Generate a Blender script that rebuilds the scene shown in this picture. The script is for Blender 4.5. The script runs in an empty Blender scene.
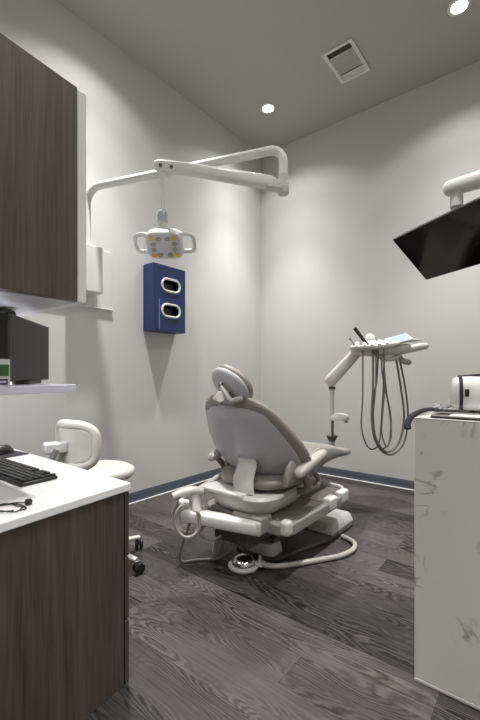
import bpy, bmesh, math, random
from mathutils import Vector, Matrix, Euler
random.seed(7)
S = bpy.context.scene
COL = S.collection
PI = math.pi

# ------------------------------------------------------------------ materials
def srgb(r, g, b):
    f = lambda c: (c/12.92 if c <= 0.04045 else ((c+0.055)/1.055)**2.4)
    return (f(r/255), f(g/255), f(b/255), 1.0)

def mat(name, col, rough=0.5, metal=0.0, bump=0.0, bscale=200.0, var=0.0, vscale=6.0, coat=0.0, emit=None, estr=0.0, spec=0.5, trans=0.0):
    m = bpy.data.materials.new(name); m.use_nodes = True
    nt = m.node_tree; n = nt.nodes; l = nt.links
    p = n['Principled BSDF']
    p.inputs['Base Color'].default_value = col
    p.inputs['Roughness'].default_value = rough
    p.inputs['Metallic'].default_value = metal
    p.inputs['Coat Weight'].default_value = coat
    p.inputs['Specular IOR Level'].default_value = spec
    p.inputs['Transmission Weight'].default_value = trans
    tc = n.new('ShaderNodeTexCoord')
    if var > 0:
        nz = n.new('ShaderNodeTexNoise'); nz.inputs['Scale'].default_value = vscale; nz.inputs['Detail'].default_value = 4
        l.new(tc.outputs['Object'], nz.inputs['Vector'])
        mx = n.new('ShaderNodeMix'); mx.data_type = 'RGBA'
        mx.inputs['A'].default_value = tuple(c*(1-var) for c in col[:3])+(1,)
        mx.inputs['B'].default_value = tuple(min(1, c*(1+var)) for c in col[:3])+(1,)
        l.new(nz.outputs['Fac'], mx.inputs['Factor'])
        l.new(mx.outputs['Result'], p.inputs['Base Color'])
    if bump > 0:
        nb = n.new('ShaderNodeTexNoise'); nb.inputs['Scale'].default_value = bscale; nb.inputs['Detail'].default_value = 3
        l.new(tc.outputs['Object'], nb.inputs['Vector'])
        b = n.new('ShaderNodeBump'); b.inputs['Strength'].default_value = bump; b.inputs['Distance'].default_value = 0.002
        l.new(nb.outputs['Fac'], b.inputs['Height']); l.new(b.outputs['Normal'], p.inputs['Normal'])
    if emit is not None:
        p.inputs['Emission Color'].default_value = emit
        p.inputs['Emission Strength'].default_value = estr
    return m

def wood_mat(name, dark, light, rough=0.45):
    m = bpy.data.materials.new(name); m.use_nodes = True
    nt = m.node_tree; n = nt.nodes; l = nt.links; p = n['Principled BSDF']
    p.inputs['Roughness'].default_value = rough
    tc = n.new('ShaderNodeTexCoord'); mp = n.new('ShaderNodeMapping')
    mp.inputs['Scale'].default_value = (95, 95, 3.5)
    l.new(tc.outputs['Object'], mp.inputs['Vector'])
    nz = n.new('ShaderNodeTexNoise'); nz.inputs['Scale'].default_value = 1.0; nz.inputs['Detail'].default_value = 6; nz.inputs['Roughness'].default_value = 0.62
    l.new(mp.outputs['Vector'], nz.inputs['Vector'])
    mp2 = n.new('ShaderNodeMapping'); mp2.inputs['Scale'].default_value = (12, 12, 0.7)
    l.new(tc.outputs['Object'], mp2.inputs['Vector'])
    n2 = n.new('ShaderNodeTexNoise'); n2.inputs['Scale'].default_value = 1.0; n2.inputs['Detail'].default_value = 3
    l.new(mp2.outputs['Vector'], n2.inputs['Vector'])
    ad = n.new('ShaderNodeMath'); ad.operation = 'MULTIPLY_ADD'; ad.inputs[1].default_value = 0.40
    l.new(n2.outputs['Fac'], ad.inputs[0])
    sc = n.new('ShaderNodeMath'); sc.operation = 'MULTIPLY'; sc.inputs[1].default_value = 0.60
    l.new(nz.outputs['Fac'], sc.inputs[0]); l.new(sc.outputs[0], ad.inputs[2])
    cr = n.new('ShaderNodeValToRGB')
    cr.color_ramp.elements[0].position = 0.34; cr.color_ramp.elements[0].color = dark
    cr.color_ramp.elements[1].position = 0.66; cr.color_ramp.elements[1].color = light
    l.new(ad.outputs[0], cr.inputs['Fac']); l.new(cr.outputs['Color'], p.inputs['Base Color'])
    b = n.new('ShaderNodeBump'); b.inputs['Strength'].default_value = 0.12; b.inputs['Distance'].default_value = 0.001
    l.new(nz.outputs['Fac'], b.inputs['Height']); l.new(b.outputs['Normal'], p.inputs['Normal'])
    return m

def floor_mat():
    m = bpy.data.materials.new('vinyl_plank'); m.use_nodes = True
    nt = m.node_tree; n = nt.nodes; l = nt.links; p = n['Principled BSDF']
    tc = n.new('ShaderNodeTexCoord')
    br = n.new('ShaderNodeTexBrick'); br.offset = 0.37; br.offset_frequency = 2; br.squash_frequency = 1
    br.inputs['Scale'].default_value = 1.0; br.inputs['Brick Width'].default_value = 1.35; br.inputs['Row Height'].default_value = 0.185
    br.inputs['Mortar Size'].default_value = 0.0008; br.inputs['Mortar Smooth'].default_value = 0.0; br.inputs['Bias'].default_value = 0
    br.inputs['Color1'].default_value = (0, 0, 0, 1); br.inputs['Color2'].default_value = (1, 1, 1, 1); br.inputs['Mortar'].default_value = (0.5, 0.5, 0.5, 1)
    l.new(tc.outputs['Object'], br.inputs['Vector'])
    rv = n.new('ShaderNodeMath'); rv.operation = 'MULTIPLY'; rv.inputs[1].default_value = 37.0
    l.new(br.outputs['Color'], rv.inputs[0])
    cx = n.new('ShaderNodeCombineXYZ'); l.new(rv.outputs[0], cx.inputs['X']); l.new(rv.outputs[0], cx.inputs['Z'])
    av = n.new('ShaderNodeVectorMath'); av.operation = 'ADD'
    l.new(tc.outputs['Object'], av.inputs[0]); l.new(cx.outputs[0], av.inputs[1])
    # cathedral grain: wavy contour lines of a stretched noise field
    mp = n.new('ShaderNodeMapping'); mp.inputs['Scale'].default_value = (1.5, 7.5, 1); l.new(av.outputs[0], mp.inputs['Vector'])
    nz = n.new('ShaderNodeTexNoise'); nz.inputs['Scale'].default_value = 1.0; nz.inputs['Detail'].default_value = 1.2; nz.inputs['Roughness'].default_value = 0.4
    l.new(mp.outputs['Vector'], nz.inputs['Vector'])
    mpj = n.new('ShaderNodeMapping'); mpj.inputs['Scale'].default_value = (30, 60, 1); l.new(av.outputs[0], mpj.inputs['Vector'])
    nj = n.new('ShaderNodeTexNoise'); nj.inputs['Scale'].default_value = 1.0; nj.inputs['Detail'].default_value = 2
    l.new(mpj.outputs['Vector'], nj.inputs['Vector'])
    jj = n.new('ShaderNodeMath'); jj.operation = 'MULTIPLY_ADD'; jj.inputs[1].default_value = 0.03
    l.new(nj.outputs['Fac'], jj.inputs[0]); l.new(nz.outputs['Fac'], jj.inputs[2])
    mu = n.new('ShaderNodeMath'); mu.operation = 'MULTIPLY'; mu.inputs[1].default_value = 150.0; l.new(jj.outputs[0], mu.inputs[0])
    sn = n.new('ShaderNodeMath'); sn.operation = 'SINE'; l.new(mu.outputs[0], sn.inputs[0])
    # fine streaks
    mp2 = n.new('ShaderNodeMapping'); mp2.inputs['Scale'].default_value = (5, 110, 1); l.new(av.outputs[0], mp2.inputs['Vector'])
    n2 = n.new('ShaderNodeTexNoise'); n2.inputs['Scale'].default_value = 1.0; n2.inputs['Detail'].default_value = 4; l.new(mp2.outputs['Vector'], n2.inputs['Vector'])
    # blotches masking where the grain shows
    mp3 = n.new('ShaderNodeMapping'); mp3.inputs['Scale'].default_value = (1.1, 5, 1); l.new(av.outputs[0], mp3.inputs['Vector'])
    n3 = n.new('ShaderNodeTexNoise'); n3.inputs['Scale'].default_value = 1.3; n3.inputs['Detail'].default_value = 2; l.new(mp3.outputs['Vector'], n3.inputs['Vector'])
    mr = n.new('ShaderNodeMapRange'); mr.inputs['From Min'].default_value = 0.38; mr.inputs['From Max'].default_value = 0.62
    l.new(n3.outputs['Fac'], mr.inputs['Value'])
    g = n.new('ShaderNodeMath'); g.operation = 'MULTIPLY'; l.new(sn.outputs[0], g.inputs[0]); l.new(mr.outputs[0], g.inputs[1])
    # value = .5 + .13*g + .35*(n2-.5) + .3*(rand-.5)
    a1 = n.new('ShaderNodeMath'); a1.operation = 'MULTIPLY_ADD'; a1.inputs[1].default_value = 0.24; a1.inputs[2].default_value = 0.02; l.new(g.outputs[0], a1.inputs[0])
    a2 = n.new('ShaderNodeMath'); a2.operation = 'MULTIPLY_ADD'; a2.inputs[1].default_value = 0.42; l.new(n2.outputs['Fac'], a2.inputs[0]); l.new(a1.outputs[0], a2.inputs[2])
    a3 = n.new('ShaderNodeMath'); a3.operation = 'MULTIPLY_ADD'; a3.inputs[1].default_value = 0.34; l.new(br.outputs['Color'], a3.inputs[0]); l.new(a2.outputs[0], a3.inputs[2])
    cr = n.new('ShaderNodeValToRGB')
    e = cr.color_ramp.elements
    e[0].position = 0.12; e[0].color = srgb(18, 16, 17)
    e[1].position = 0.85; e[1].color = srgb(104, 99, 98)
    l.new(a3.outputs[0], cr.inputs['Fac'])
    mx = n.new('ShaderNodeMix'); mx.data_type = 'RGBA'; mx.inputs['B'].default_value = srgb(40, 38, 38)
    l.new(br.outputs['Fac'], mx.inputs['Factor']); l.new(cr.outputs['Color'], mx.inputs['A'])
    l.new(mx.outputs['Result'], p.inputs['Base Color'])
    p.inputs['Roughness'].default_value = 0.5; p.inputs['Specular IOR Level'].default_value = 0.35
    b = n.new('ShaderNodeBump'); b.inputs['Strength'].default_value = 0.15; b.inputs['Distance'].default_value = 0.001
    l.new(a2.outputs[0], b.inputs['Height']); l.new(b.outputs['Normal'], p.inputs['Normal'])
    return m

def marble_mat():
    m = bpy.data.materials.new('marble_laminate'); m.use_nodes = True
    nt = m.node_tree; n = nt.nodes; l = nt.links; p = n['Principled BSDF']
    p.inputs['Roughness'].default_value = 0.35
    tc = n.new('ShaderNodeTexCoord')
    nz = n.new('ShaderNodeTexNoise'); nz.inputs['Scale'].default_value = 5.0; nz.inputs['Detail'].default_value = 5; nz.inputs['Distortion'].default_value = 0.9
    l.new(tc.outputs['Object'], nz.inputs['Vector'])
    s = n.new('ShaderNodeMath'); s.operation = 'SUBTRACT'; s.inputs[1].default_value = 0.5; l.new(nz.outputs['Fac'], s.inputs[0])
    ab = n.new('ShaderNodeMath'); ab.operation = 'ABSOLUTE'; l.new(s.outputs[0], ab.inputs[0])
    v = n.new('ShaderNodeMapRange'); v.inputs['From Min'].default_value = 0.0; v.inputs['From Max'].default_value = 0.035
    v.inputs['To Min'].default_value = 1; v.inputs['To Max'].default_value = 0; l.new(ab.outputs[0], v.inputs['Value'])
    n2 = n.new('ShaderNodeTexNoise'); n2.inputs['Scale'].default_value = 4.2; n2.inputs['Detail'].default_value = 3; l.new(tc.outputs['Object'], n2.inputs['Vector'])
    k = n.new('ShaderNodeMapRange'); k.inputs['From Min'].default_value = 0.50; k.inputs['From Max'].default_value = 0.60; l.new(n2.outputs['Fac'], k.inputs['Value'])
    ml = n.new('ShaderNodeMath'); ml.operation = 'MULTIPLY'; l.new(v.outputs[0], ml.inputs[0]); l.new(k.outputs[0], ml.inputs[1])
    m2 = n.new('ShaderNodeMath'); m2.operation = 'MULTIPLY'; m2.inputs[1].default_value = 0.85; l.new(ml.outputs[0], m2.inputs[0])
    mx = n.new('ShaderNodeMix'); mx.data_type = 'RGBA'
    mx.inputs['A'].default_value = srgb(230, 228, 224); mx.inputs['B'].default_value = srgb(120, 116, 114)
    l.new(m2.outputs[0], mx.inputs['Factor']); l.new(mx.outputs['Result'], p.inputs['Base Color'])
    return m

MW = mat('wall_paint', srgb(204, 203, 201), 0.85, bump=0.08, bscale=350, var=0.01, vscale=1.5)
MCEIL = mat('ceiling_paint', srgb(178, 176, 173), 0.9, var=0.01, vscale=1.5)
MFLOOR = floor_mat()
MBASE = mat('slate_rubber_base', srgb(78, 84, 93), 0.5, var=0.03, vscale=20)
MTRIM = mat('white_trim', srgb(225, 224, 222), 0.5, var=0.02)  # white of the thin strip below the cove base
MWOOD = wood_mat('walnut_laminate', srgb(58, 49, 44), srgb(94, 83, 76))
MWHITE = mat('white_enamel', srgb(220, 219, 217), 0.28, var=0.015, vscale=8)
MPLAS = mat('white_plastic', srgb(200, 198, 195), 0.38, var=0.02, vscale=8)
MGREYP = mat('grey_plastic', srgb(150, 147, 143), 0.42, var=0.03)
MTAUPEP = mat('taupe_plastic', srgb(118, 114, 109), 0.4, var=0.03)
MDGREY = mat('dark_grey_plastic', srgb(78, 76, 74), 0.45, var=0.04)
MSHELL = mat('pearl_grey_shell', srgb(190, 189, 193), 0.3, var=0.01, vscale=4)
MUPH = mat('taupe_upholstery', srgb(140, 135, 129), 0.42, bump=0.12, bscale=260, var=0.04, vscale=10)
MUPHA = mat('light_taupe_upholstery', srgb(172, 167, 160), 0.4, bump=0.12, bscale=260, var=0.04, vscale=10)
MUPHL = mat('pale_stool_vinyl', srgb(214, 211, 203), 0.4, bump=0.08, bscale=260, var=0.03, vscale=10)
MQUARTZ = mat('white_quartz', srgb(240, 240, 240), 0.25, var=0.012, vscale=60)
MBLACK = mat('black_plastic', srgb(30, 30, 31), 0.4, var=0.05, vscale=30)
MKEY = mat('black_keycap', srgb(42, 42, 43), 0.5, var=0.05, vscale=60)
MSCREEN = mat('glossy_black_screen', srgb(8, 8, 9), 0.07, spec=0.3, var=0.02)
MSCREENM = mat('matte_black_screen', srgb(30, 30, 32), 0.45, var=0.02)
MCHROME = mat('chrome', srgb(205, 205, 205), 0.14, 1.0, var=0.01)
MSTEEL = mat('brushed_steel', srgb(170, 170, 170), 0.3, 1.0, var=0.02)
MBLUE = mat('navy_enamel', srgb(34, 50, 96), 0.4, var=0.03, vscale=5)
MBLUEL = mat('navy_edge_strip', srgb(110, 128, 165), 0.4, var=0.02)
MHOSE = mat('grey_hose_rubber', srgb(112, 111, 110), 0.5, var=0.03)
MHOSEL = mat('pale_hose_vinyl', srgb(178, 174, 168), 0.35, var=0.03)
MLENS = mat('yellow_led_lens', srgb(206, 186, 66), 0.25, var=0.05)
MLENSG = mat('grey_led_lens', srgb(150, 152, 140), 0.2, var=0.05)
MLENSO = mat('orange_led_lens', srgb(214, 140, 70), 0.25, var=0.05)
MFACE = mat('lamp_face', srgb(205, 202, 205), 0.2, var=0.02)
MTEALG = mat('clear_teal_sleeve', srgb(165, 174, 176), 0.2, var=0.05)
MPAD = mat('blue_tint_keypad', srgb(158, 170, 192), 0.3, var=0.02)
MSHELF = mat('white_acrylic', srgb(225, 226, 238), 0.2, var=0.01)
MGREEN = mat('carton_green', srgb(62, 112, 50), 0.5, var=0.08, vscale=20)
MCARTB = mat('carton_blue', srgb(40, 46, 110), 0.5, var=0.04)
MCARTW = mat('carton_white', srgb(226, 224, 222), 0.55, var=0.02)
MMPAD = mat('mousepad_fabric', srgb(52, 50, 58), 0.8, bump=0.1, bscale=600, var=0.04)
MCLOTH = mat('dark_strap_fabric', srgb(36, 37, 41), 0.75, bump=0.3, bscale=300, var=0.1, vscale=40)
MGCLOTH = mat('grey_cloth', srgb(150, 150, 152), 0.8, bump=0.3, bscale=200, var=0.06, vscale=30)
MMARBLE = marble_mat()
MEMIT = mat('downlight_lens', srgb(255, 250, 240), 0.4, emit=(1, 0.96, 0.9, 1), estr=22)
MSTRIP = mat('under_cabinet_led', srgb(240, 242, 255), 0.4, emit=(0.88, 0.9, 1, 1), estr=3)
MVOID = mat('dark_duct', srgb(60, 59, 57), 0.9, var=0.05)

# ------------------------------------------------------------------ geometry helpers
class MB:
    """collects shapes into one mesh"""
    def __init__(s): s.v = []; s.f = []; s.m = []; s.mats = []
    def _mi(s, m):
        if m not in s.mats: s.mats.append(m)
        return s.mats.index(m)
    def add(s, verts, faces, m=None, M=None):
        o = len(s.v); mi = s._mi(m)
        for p in verts:
            p = Vector(p)
            s.v.append(M @ p if M else p)
        for f in faces:
            s.f.append([i+o for i in f]); s.m.append(mi)
        return s
    def box(s, lo, hi, m=None, M=None):
        (x0, y0, z0), (x1, y1, z1) = lo, hi
        v = [(x0,y0,z0),(x1,y0,z0),(x1,y1,z0),(x0,y1,z0),(x0,y0,z1),(x1,y0,z1),(x1,y1,z1),(x0,y1,z1)]
        f = [(0,3,2,1),(4,5,6,7),(0,1,5,4),(1,2,6,5),(2,3,7,6),(3,0,4,7)]
        return s.add(v, f, m, M)
    def prism(s, outline, z0, z1, m=None, M=None):
        n = len(outline)
        v = [(x,y,z0) for x,y in outline]+[(x,y,z1) for x,y in outline]
        f = [tuple(range(n-1,-1,-1)), tuple(range(n,2*n))]+[(i,(i+1)%n,n+(i+1)%n,n+i) for i in range(n)]
        return s.add(v, f, m, M)
    def loft(s, rings, m=None, M=None, cap=True, closed=False):
        n = len(rings[0]); k = len(rings)
        v = [p for r in rings for p in r]; f = []
        for j in range(k if closed else k-1):
            a = j*n; b = ((j+1) % k)*n
            for i in range(n):
                f.append((a+i, a+(i+1)%n, b+(i+1)%n, b+i))
        if cap and not closed:
            f.append(tuple(range(n-1,-1,-1))); f.append(tuple(range((k-1)*n, k*n)))
        return s.add(v, f, m, M)
    def tube(s, pts, r, m=None, seg=12, smooth=0, M=None, closed=False, flat=1.0, up=(0,0,1)):
        pts = [Vector(p) for p in pts]
        if smooth: pts = spline(pts, smooth, closed)
        n = len(pts); rr = r if isinstance(r, (list, tuple)) else None
        rings = []; prev = None
        for i, p in enumerate(pts):
            if closed: t = (pts[(i+1)%n]-pts[i-1]).normalized()
            else: t = (pts[min(i+1,n-1)]-pts[max(i-1,0)]).normalized()
            if prev is None:
                a = Vector(up)
                if abs(a.dot(t)) > 0.95: a = Vector((1,0,0)) if abs(t.x) < 0.9 else Vector((0,1,0))
                nrm = (a-t*a.dot(t)).normalized()
            else:
                nrm = (prev-t*prev.dot(t)).normalized()
            prev = nrm; bi = t.cross(nrm)
            if rr:
                q = i/(n-1)*(len(rr)-1); j = min(int(q), len(rr)-2); R = rr[j]+(rr[j+1]-rr[j])*(q-j)
            else: R = r
            rings.append([p+nrm*(math.cos(2*PI*k/seg)*R*flat)+bi*(math.sin(2*PI*k/seg)*R) for k in range(seg)])
        return s.loft(rings, m, M, closed=closed)
    def lathe(s, prof, m=None, M=None, seg=28):
        rings = [[(r*math.cos(2*PI*k/seg), r*math.sin(2*PI*k/seg), z) for k in range(seg)] for r, z in prof]
        return s.loft(rings, m, M)
    def build(s, name, m=None, parent=None, bevel=0.0, bseg=2, subsurf=0, smooth=40, loc=None):
        me = bpy.data.meshes.new(name)
        me.from_pydata([tuple(p) for p in s.v], [], s.f)
        for mm in s.mats: me.materials.append(mm if mm else m)
        for i, poly in enumerate(me.polygons): poly.material_index = s.m[i]
        bm = bmesh.new(); bm.from_mesh(me)
        bmesh.ops.recalc_face_normals(bm, faces=bm.faces[:]); bm.to_mesh(me); bm.free()
        me.shade_smooth()
        me.set_sharp_from_angle(angle=math.radians(smooth))
        o = bpy.data.objects.new(name, me); COL.objects.link(o)
        if parent: o.parent = parent
        if loc: o.location = loc
        if bevel:
            b = o.modifiers.new('bevel', 'BEVEL'); b.width = bevel; b.segments = bseg; b.limit_method = 'ANGLE'; b.angle_limit = math.radians(35); b.harden_normals = False
        if subsurf:
            q = o.modifiers.new('subsurf', 'SUBSURF'); q.levels = subsurf; q.render_levels = subsurf
        return o

def spline(P, k, closed=False):
    out = []; n = len(P)
    for i in range(n if closed else n-1):
        p0 = P[i-1] if (closed or i > 0) else P[0]*2-P[1]
        p1 = P[i]; p2 = P[(i+1) % n]
        p3 = P[(i+2) % n] if (closed or i+2 < n) else P[-1]*2-P[-2]
        for j in range(k):
            t = j/k
            out.append(0.5*((2*p1)+(p2-p0)*t+(2*p0-5*p1+4*p2-p3)*t*t+(3*p1-p0-3*p2+p3)*t**3))
    if not closed: out.append(P[-1])
    return out

def interp(tab, x):
    if x <= tab[0][0]: return tab[0][1]
    for (a, va), (b, vb) in zip(tab, tab[1:]):
        if x <= b:
            t = (x-a)/(b-a); return va+(vb-va)*t
    return tab[-1][1]

def sellipse(a, b, e=2.0, n=28):
    out = []
    for k in range(n):
        t = 2*PI*k/n; c, q = math.cos(t), math.sin(t)
        out.append((a*math.copysign(abs(c)**(2/e), c), b*math.copysign(abs(q)**(2/e), q)))
    return out

def rrect(w, h, r, n=6):
    out = []
    for cx, cy, a0 in ((w/2-r, h/2-r, 0), (-w/2+r, h/2-r, 90), (-w/2+r, -h/2+r, 180), (w/2-r, -h/2+r, 270)):
        for k in range(n+1):
            a = math.radians(a0+90*k/n); out.append((cx+r*math.cos(a), cy+r*math.sin(a)))
    return out

def T(x=0, y=0, z=0, rx=0, ry=0, rz=0):
    return Matrix.Translation((x, y, z)) @ Euler((math.radians(rx), math.radians(ry), math.radians(rz))).to_matrix().to_4x4()

def frame(p, zdir, xdir=(1,0,0)):
    z = Vector(zdir).normalized(); x = Vector(xdir); x = (x-z*x.dot(z)).normalized(); y = z.cross(x)
    M = Matrix((x, y, z)).transposed().to_4x4(); M.translation = Vector(p); return M

def tag(o, label=None, cat=None, group=None, kind=None):
    if label: o['label'] = label
    if cat: o['category'] = cat
    if group: o['group'] = group
    if kind: o['kind'] = kind
    return o

def thing(name, label, cat, loc=(0,0,0), rz=0.0, group=None):
    o = bpy.data.objects.new(name, None); COL.objects.link(o); o.empty_display_size = 0.1
    o.location = loc; o.rotation_euler = (0, 0, math.radians(rz))
    return tag(o, label, cat, group)

def copy_tree(o, parent=None):
    c = o.copy(); COL.objects.link(c)
    if parent: c.parent = parent
    for ch in list(o.children): copy_tree(ch, c)
    return c

def struct(name, mb, m, **k):
    return tag(mb.build(name, m, **k), kind='structure')

# ------------------------------------------------------------------ room shell
CH = 4.13
RX, RY = 4.9, -6.0
struct('floor', MB().box((-0.1, RY-0.1, -0.1), (RX+0.1, 0.1, 0)), MFLOOR)
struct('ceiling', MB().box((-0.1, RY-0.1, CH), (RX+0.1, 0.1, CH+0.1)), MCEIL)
struct('wall_left', MB().box((-0.1, RY, 0), (0, 0, CH)), MW)
struct('wall_back', MB().box((-0.1, 0, 0), (RX+0.1, 0.1, CH)), MW)
struct('wall_right', MB().box((RX, RY, 0), (RX+0.1, 0, CH)), MW)
struct('wall_front', MB().box((-0.1, RY-0.1, 0), (RX+0.1, RY, CH)), MW)
struct('wall_partition', MB().box((0, -4.10, 0), (1.80, -3.98, CH)), MW)

def cove(name, a, b, nrm):
    """rubber cove base between floor points a, b: a thin strip with a flared toe"""
    a, b, nn = Vector(a), Vector(b), Vector(nrm)
    prof = [(0.0, 0.012), (0.012, 0.012), (0.007, 0.028), (0.005, 0.05), (0.005, 0.096), (0.003, 0.10), (0, 0.10)]
    rings = [[tuple(p+nn*d+Vector((0,0,z))) for d, z in prof] for p in (a, b)]
    struct(name, MB().loft(rings), MBASE)
cove('baseboard_left', (0, 0, 0), (0, -3.97, 0), (1, 0, 0))
cove('baseboard_back', (0.006, 0, 0), (RX, 0, 0), (0, -1, 0))
struct('trim_1', MB().box((0, -3.97, 0), (0.020, 0, 0.0125)), MTRIM, bevel=0.004)
struct('trim_2', MB().box((0.020, -0.020, 0), (RX, 0, 0.0125)), MTRIM, bevel=0.004)

# ------------------------------------------------------------------ ceiling fixtures
def downlight(x, y, label, group=None, dim=1.0):
    t = thing('recessed_downlight', label, 'ceiling light', (x, y, CH), 0, group)
    MB().lathe([(0.060, -0.001), (0.060, -0.010), (0.075, -0.012), (0.085, -0.006), (0.085, -0.001)]).build('trim_ring', MWHITE, t)
    MB().lathe([(0.0005, -0.006), (0.058, -0.006), (0.058, -0.001), (0.0005, -0.001)]).build('lens', MEMIT, t)
    for nm, en, ang, bl in (('downlight_wide_beam', 42, 133, 0.5), ('downlight_core_beam', 140, 94, 1.0), ('downlight_narrow_beam', 400, 62, 1.0)):
        L = bpy.data.lights.new(nm, 'SPOT'); L.energy = en*dim; L.spot_size = math.radians(ang); L.spot_blend = bl
        L.shadow_soft_size = 0.05; L.color = (1.0, 0.985, 0.962)
        lo = bpy.data.objects.new(nm, L); COL.objects.link(lo); lo.parent = t; lo.location = (0, 0, -0.03)
    return t
downlight(0.60, -0.706, 'glowing round recessed downlight in the ceiling near the far corner')
downlight(2.46, -0.731, 'glowing round recessed downlight near the top right edge of the picture')
for x, y, dim in ((0.60, -2.57, 1), (2.46, -2.57, 0.6), (4.2, -2.57, 1), (4.2, -4.60, 1.5), (2.46, -4.60, 0.65)):  # unseen; the two nearest the camera serve as added front light on the console
    downlight(x, y, 'unseen round recessed downlight lighting the near half of room', 'downlights over the near half of the room', dim)

v = thing('ceiling_vent', 'pale rectangular air vent with louvre blades in the grey ceiling', 'vent', (1.534, -0.768, CH))
fr = MB()
for lo, hi in (((-0.145,-0.225,-0.014),(-0.113,0.225,-0.001)), ((0.113,-0.225,-0.014),(0.145,0.225,-0.001)),
               ((-0.113,-0.225,-0.014),(0.113,-0.193,-0.001)), ((-0.113,0.193,-0.014),(0.113,0.225,-0.001))):
    fr.box(lo, hi)
fr.build('frame', MWHITE, v, bevel=0.003)
MB().box((-0.112,-0.192,-0.003), (0.112,0.192,-0.0008)).build('duct_opening', MVOID, v)
sl = MB()
for k in range(11):
    y = -0.098+k*0.0195
    sl.box((-0.112,-0.011,-0.001), (0.112,0.011,0.001), None, T(0, y, -0.008, 14 if k < 11 else 30))
sl.build('louvre', MPLAS, v)
MB().box((-0.112,0.122,-0.0125), (0.112,0.132,-0.003)).build('cross_bar', MWHITE, v)
MB().box((-0.112,0.134,-0.010), (0.112,0.192,-0.006)).build('end_blade', MPLAS, v)
MB().box((-0.112,-0.125,-0.0125), (0.112,-0.115,-0.003)).build('cross_bar', MWHITE, v)

# ------------------------------------------------------------------ twelve o'clock unit: base cabinet, worktop, shelf, wall cabinet
SK = -0.121   # the unit's exposed side runs back at a slight angle: x grows by .121 per metre toward the camera side
def sx(x0, y0, y): return x0+SK*(y-y0)
CT = 0.776
b = thing('base_cabinet', 'brown wood-grain base cabinet under the white worktop at lower left', 'cabinet', (0, 0, 0))
xs = 1.742
MB().prism([(xs-0.02,-3.341),(sx(xs,-3.341,-3.97)-0.02,-3.97),(sx(xs,-3.341,-3.97),-3.97),(xs,-3.341)], 0.0, CT-0.031).build('side_panel', MWOOD, b, bevel=0.0015)
MB().box((0.03,-3.97,0.08), (xs-0.022,-3.346,CT-0.032)).build('carcass', MBLACK, b)
MB().box((0.03,-3.90,0.0), (xs-0.03,-3.42,0.079)).build('plinth', MBLACK, b)
for col, (xa, xb) in enumerate(((1.19, xs-0.002), (0.61, 1.184), (0.04, 0.604))):
    for (za, zb) in ((0.004 if col == 0 else 0.085, 0.242), (0.249, 0.486), (0.493, CT-0.036)):
        d = MB().box((xa, -3.3345, za), (xb, -3.316, zb)).build('drawer', MWOOD, b, bevel=0.0015)
        MB().box(((xa+xb)/2-0.07, -3.3165, zb-0.03), ((xa+xb)/2+0.07, -3.304, zb-0.02)).build('handle', MSTEEL, d, bevel=0.003)
ct = MB().prism([(0.004,-3.312),(0.004,-3.975),(sx(1.747,-3.312,-3.975),-3.975),(1.747,-3.312)], CT-0.030, CT).build('worktop', MQUARTZ, bevel=0.004, bseg=3)
tag(ct, 'white quartz worktop carrying the keyboard, on brown base cabinet', 'worktop')

uc = thing('wall_cabinet', 'brown wood-grain upper cabinet with white front edge at upper left', 'cabinet', (0, 0, 0))
ZB, ZT = 1.444, 2.169
MB().prism([(1.752,-3.548),(sx(1.777,-3.548,-3.975)-0.025,-3.975),(sx(1.777,-3.548,-3.975),-3.975),(1.777,-3.548)], ZB, ZT).build('side_panel', MWOOD, uc, bevel=0.001)
MB().box((0.03,-3.975,ZB+0.002), (1.750,-3.548,ZT-0.002)).build('carcass', MPLAS, uc)
for xa, xb in ((1.19, 1.772), (0.61, 1.186), (0.03, 0.606)):
    MB().box((xa,-3.546,ZB+0.001), (xb,-3.512,ZT-0.001)).build('door', MWHITE, uc, bevel=0.002)
ul = thing('under_cabinet_lamp', 'grey rounded lamp fixed under the brown upper cabinet', 'lamp', (1.185, -3.65, ZB))
MB().loft([[(x, yy*q, zz*q-0.022) for yy, zz in sellipse(0.038, 0.021, 3)] for x, q in ((-0.55,0.8),(-0.53,1),(0.25,1),(0.275,0.85),(0.285,0.55))]).build('housing', MDGREY, ul)
MB().box((-0.50,-0.022,-0.046), (0.22,0.022,-0.043)).build('diffuser', MSTRIP, ul)
AL = bpy.data.lights.new('under_cabinet_light', 'AREA'); AL.shape = 'RECTANGLE'; AL.size = 0.7; AL.size_y = 0.04; AL.energy = 8; AL.color = (0.92, 0.94, 1.0)
ao = bpy.data.objects.new('under_cabinet_light', AL); COL.objects.link(ao); ao.parent = ul; ao.location = (-0.14, 0, -0.049)

sh = MB().prism([(0.45,-3.51),(0.45,-3.979),(1.74,-3.979),(1.70,-3.51)], 1.135, 1.163).build('shelf', MSHELF, bevel=0.004, bseg=3)
tag(sh, 'white acrylic shelf holding monitor, between worktop and upper cabinet', 'shelf')

# monitor on the shelf (turned toward the dental chair)
mo = thing('desktop_monitor', 'small dark monitor on white shelf below the brown upper cabinet', 'monitor', (1.476, -3.584, 1.163), math.degrees(math.atan2(0.667, -0.744))+180)
MB().box((-0.21,-0.014,0.012), (0.21,0.014,0.240)).build('housing', MBLACK, mo, bevel=0.004)
MB().box((-0.198,0.0142,0.024), (0.198,0.0152,0.231)).build('screen', MSCREENM, mo)
MB().box((-0.198,-0.0152,0.024), (0.198,-0.0142,0.231)).build('rear_cover', MSCREENM, mo)
MB().prism(rrect(0.16, 0.06, 0.02), 0.0005, 0.0125).build('stand_base', MBLACK, mo)

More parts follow.
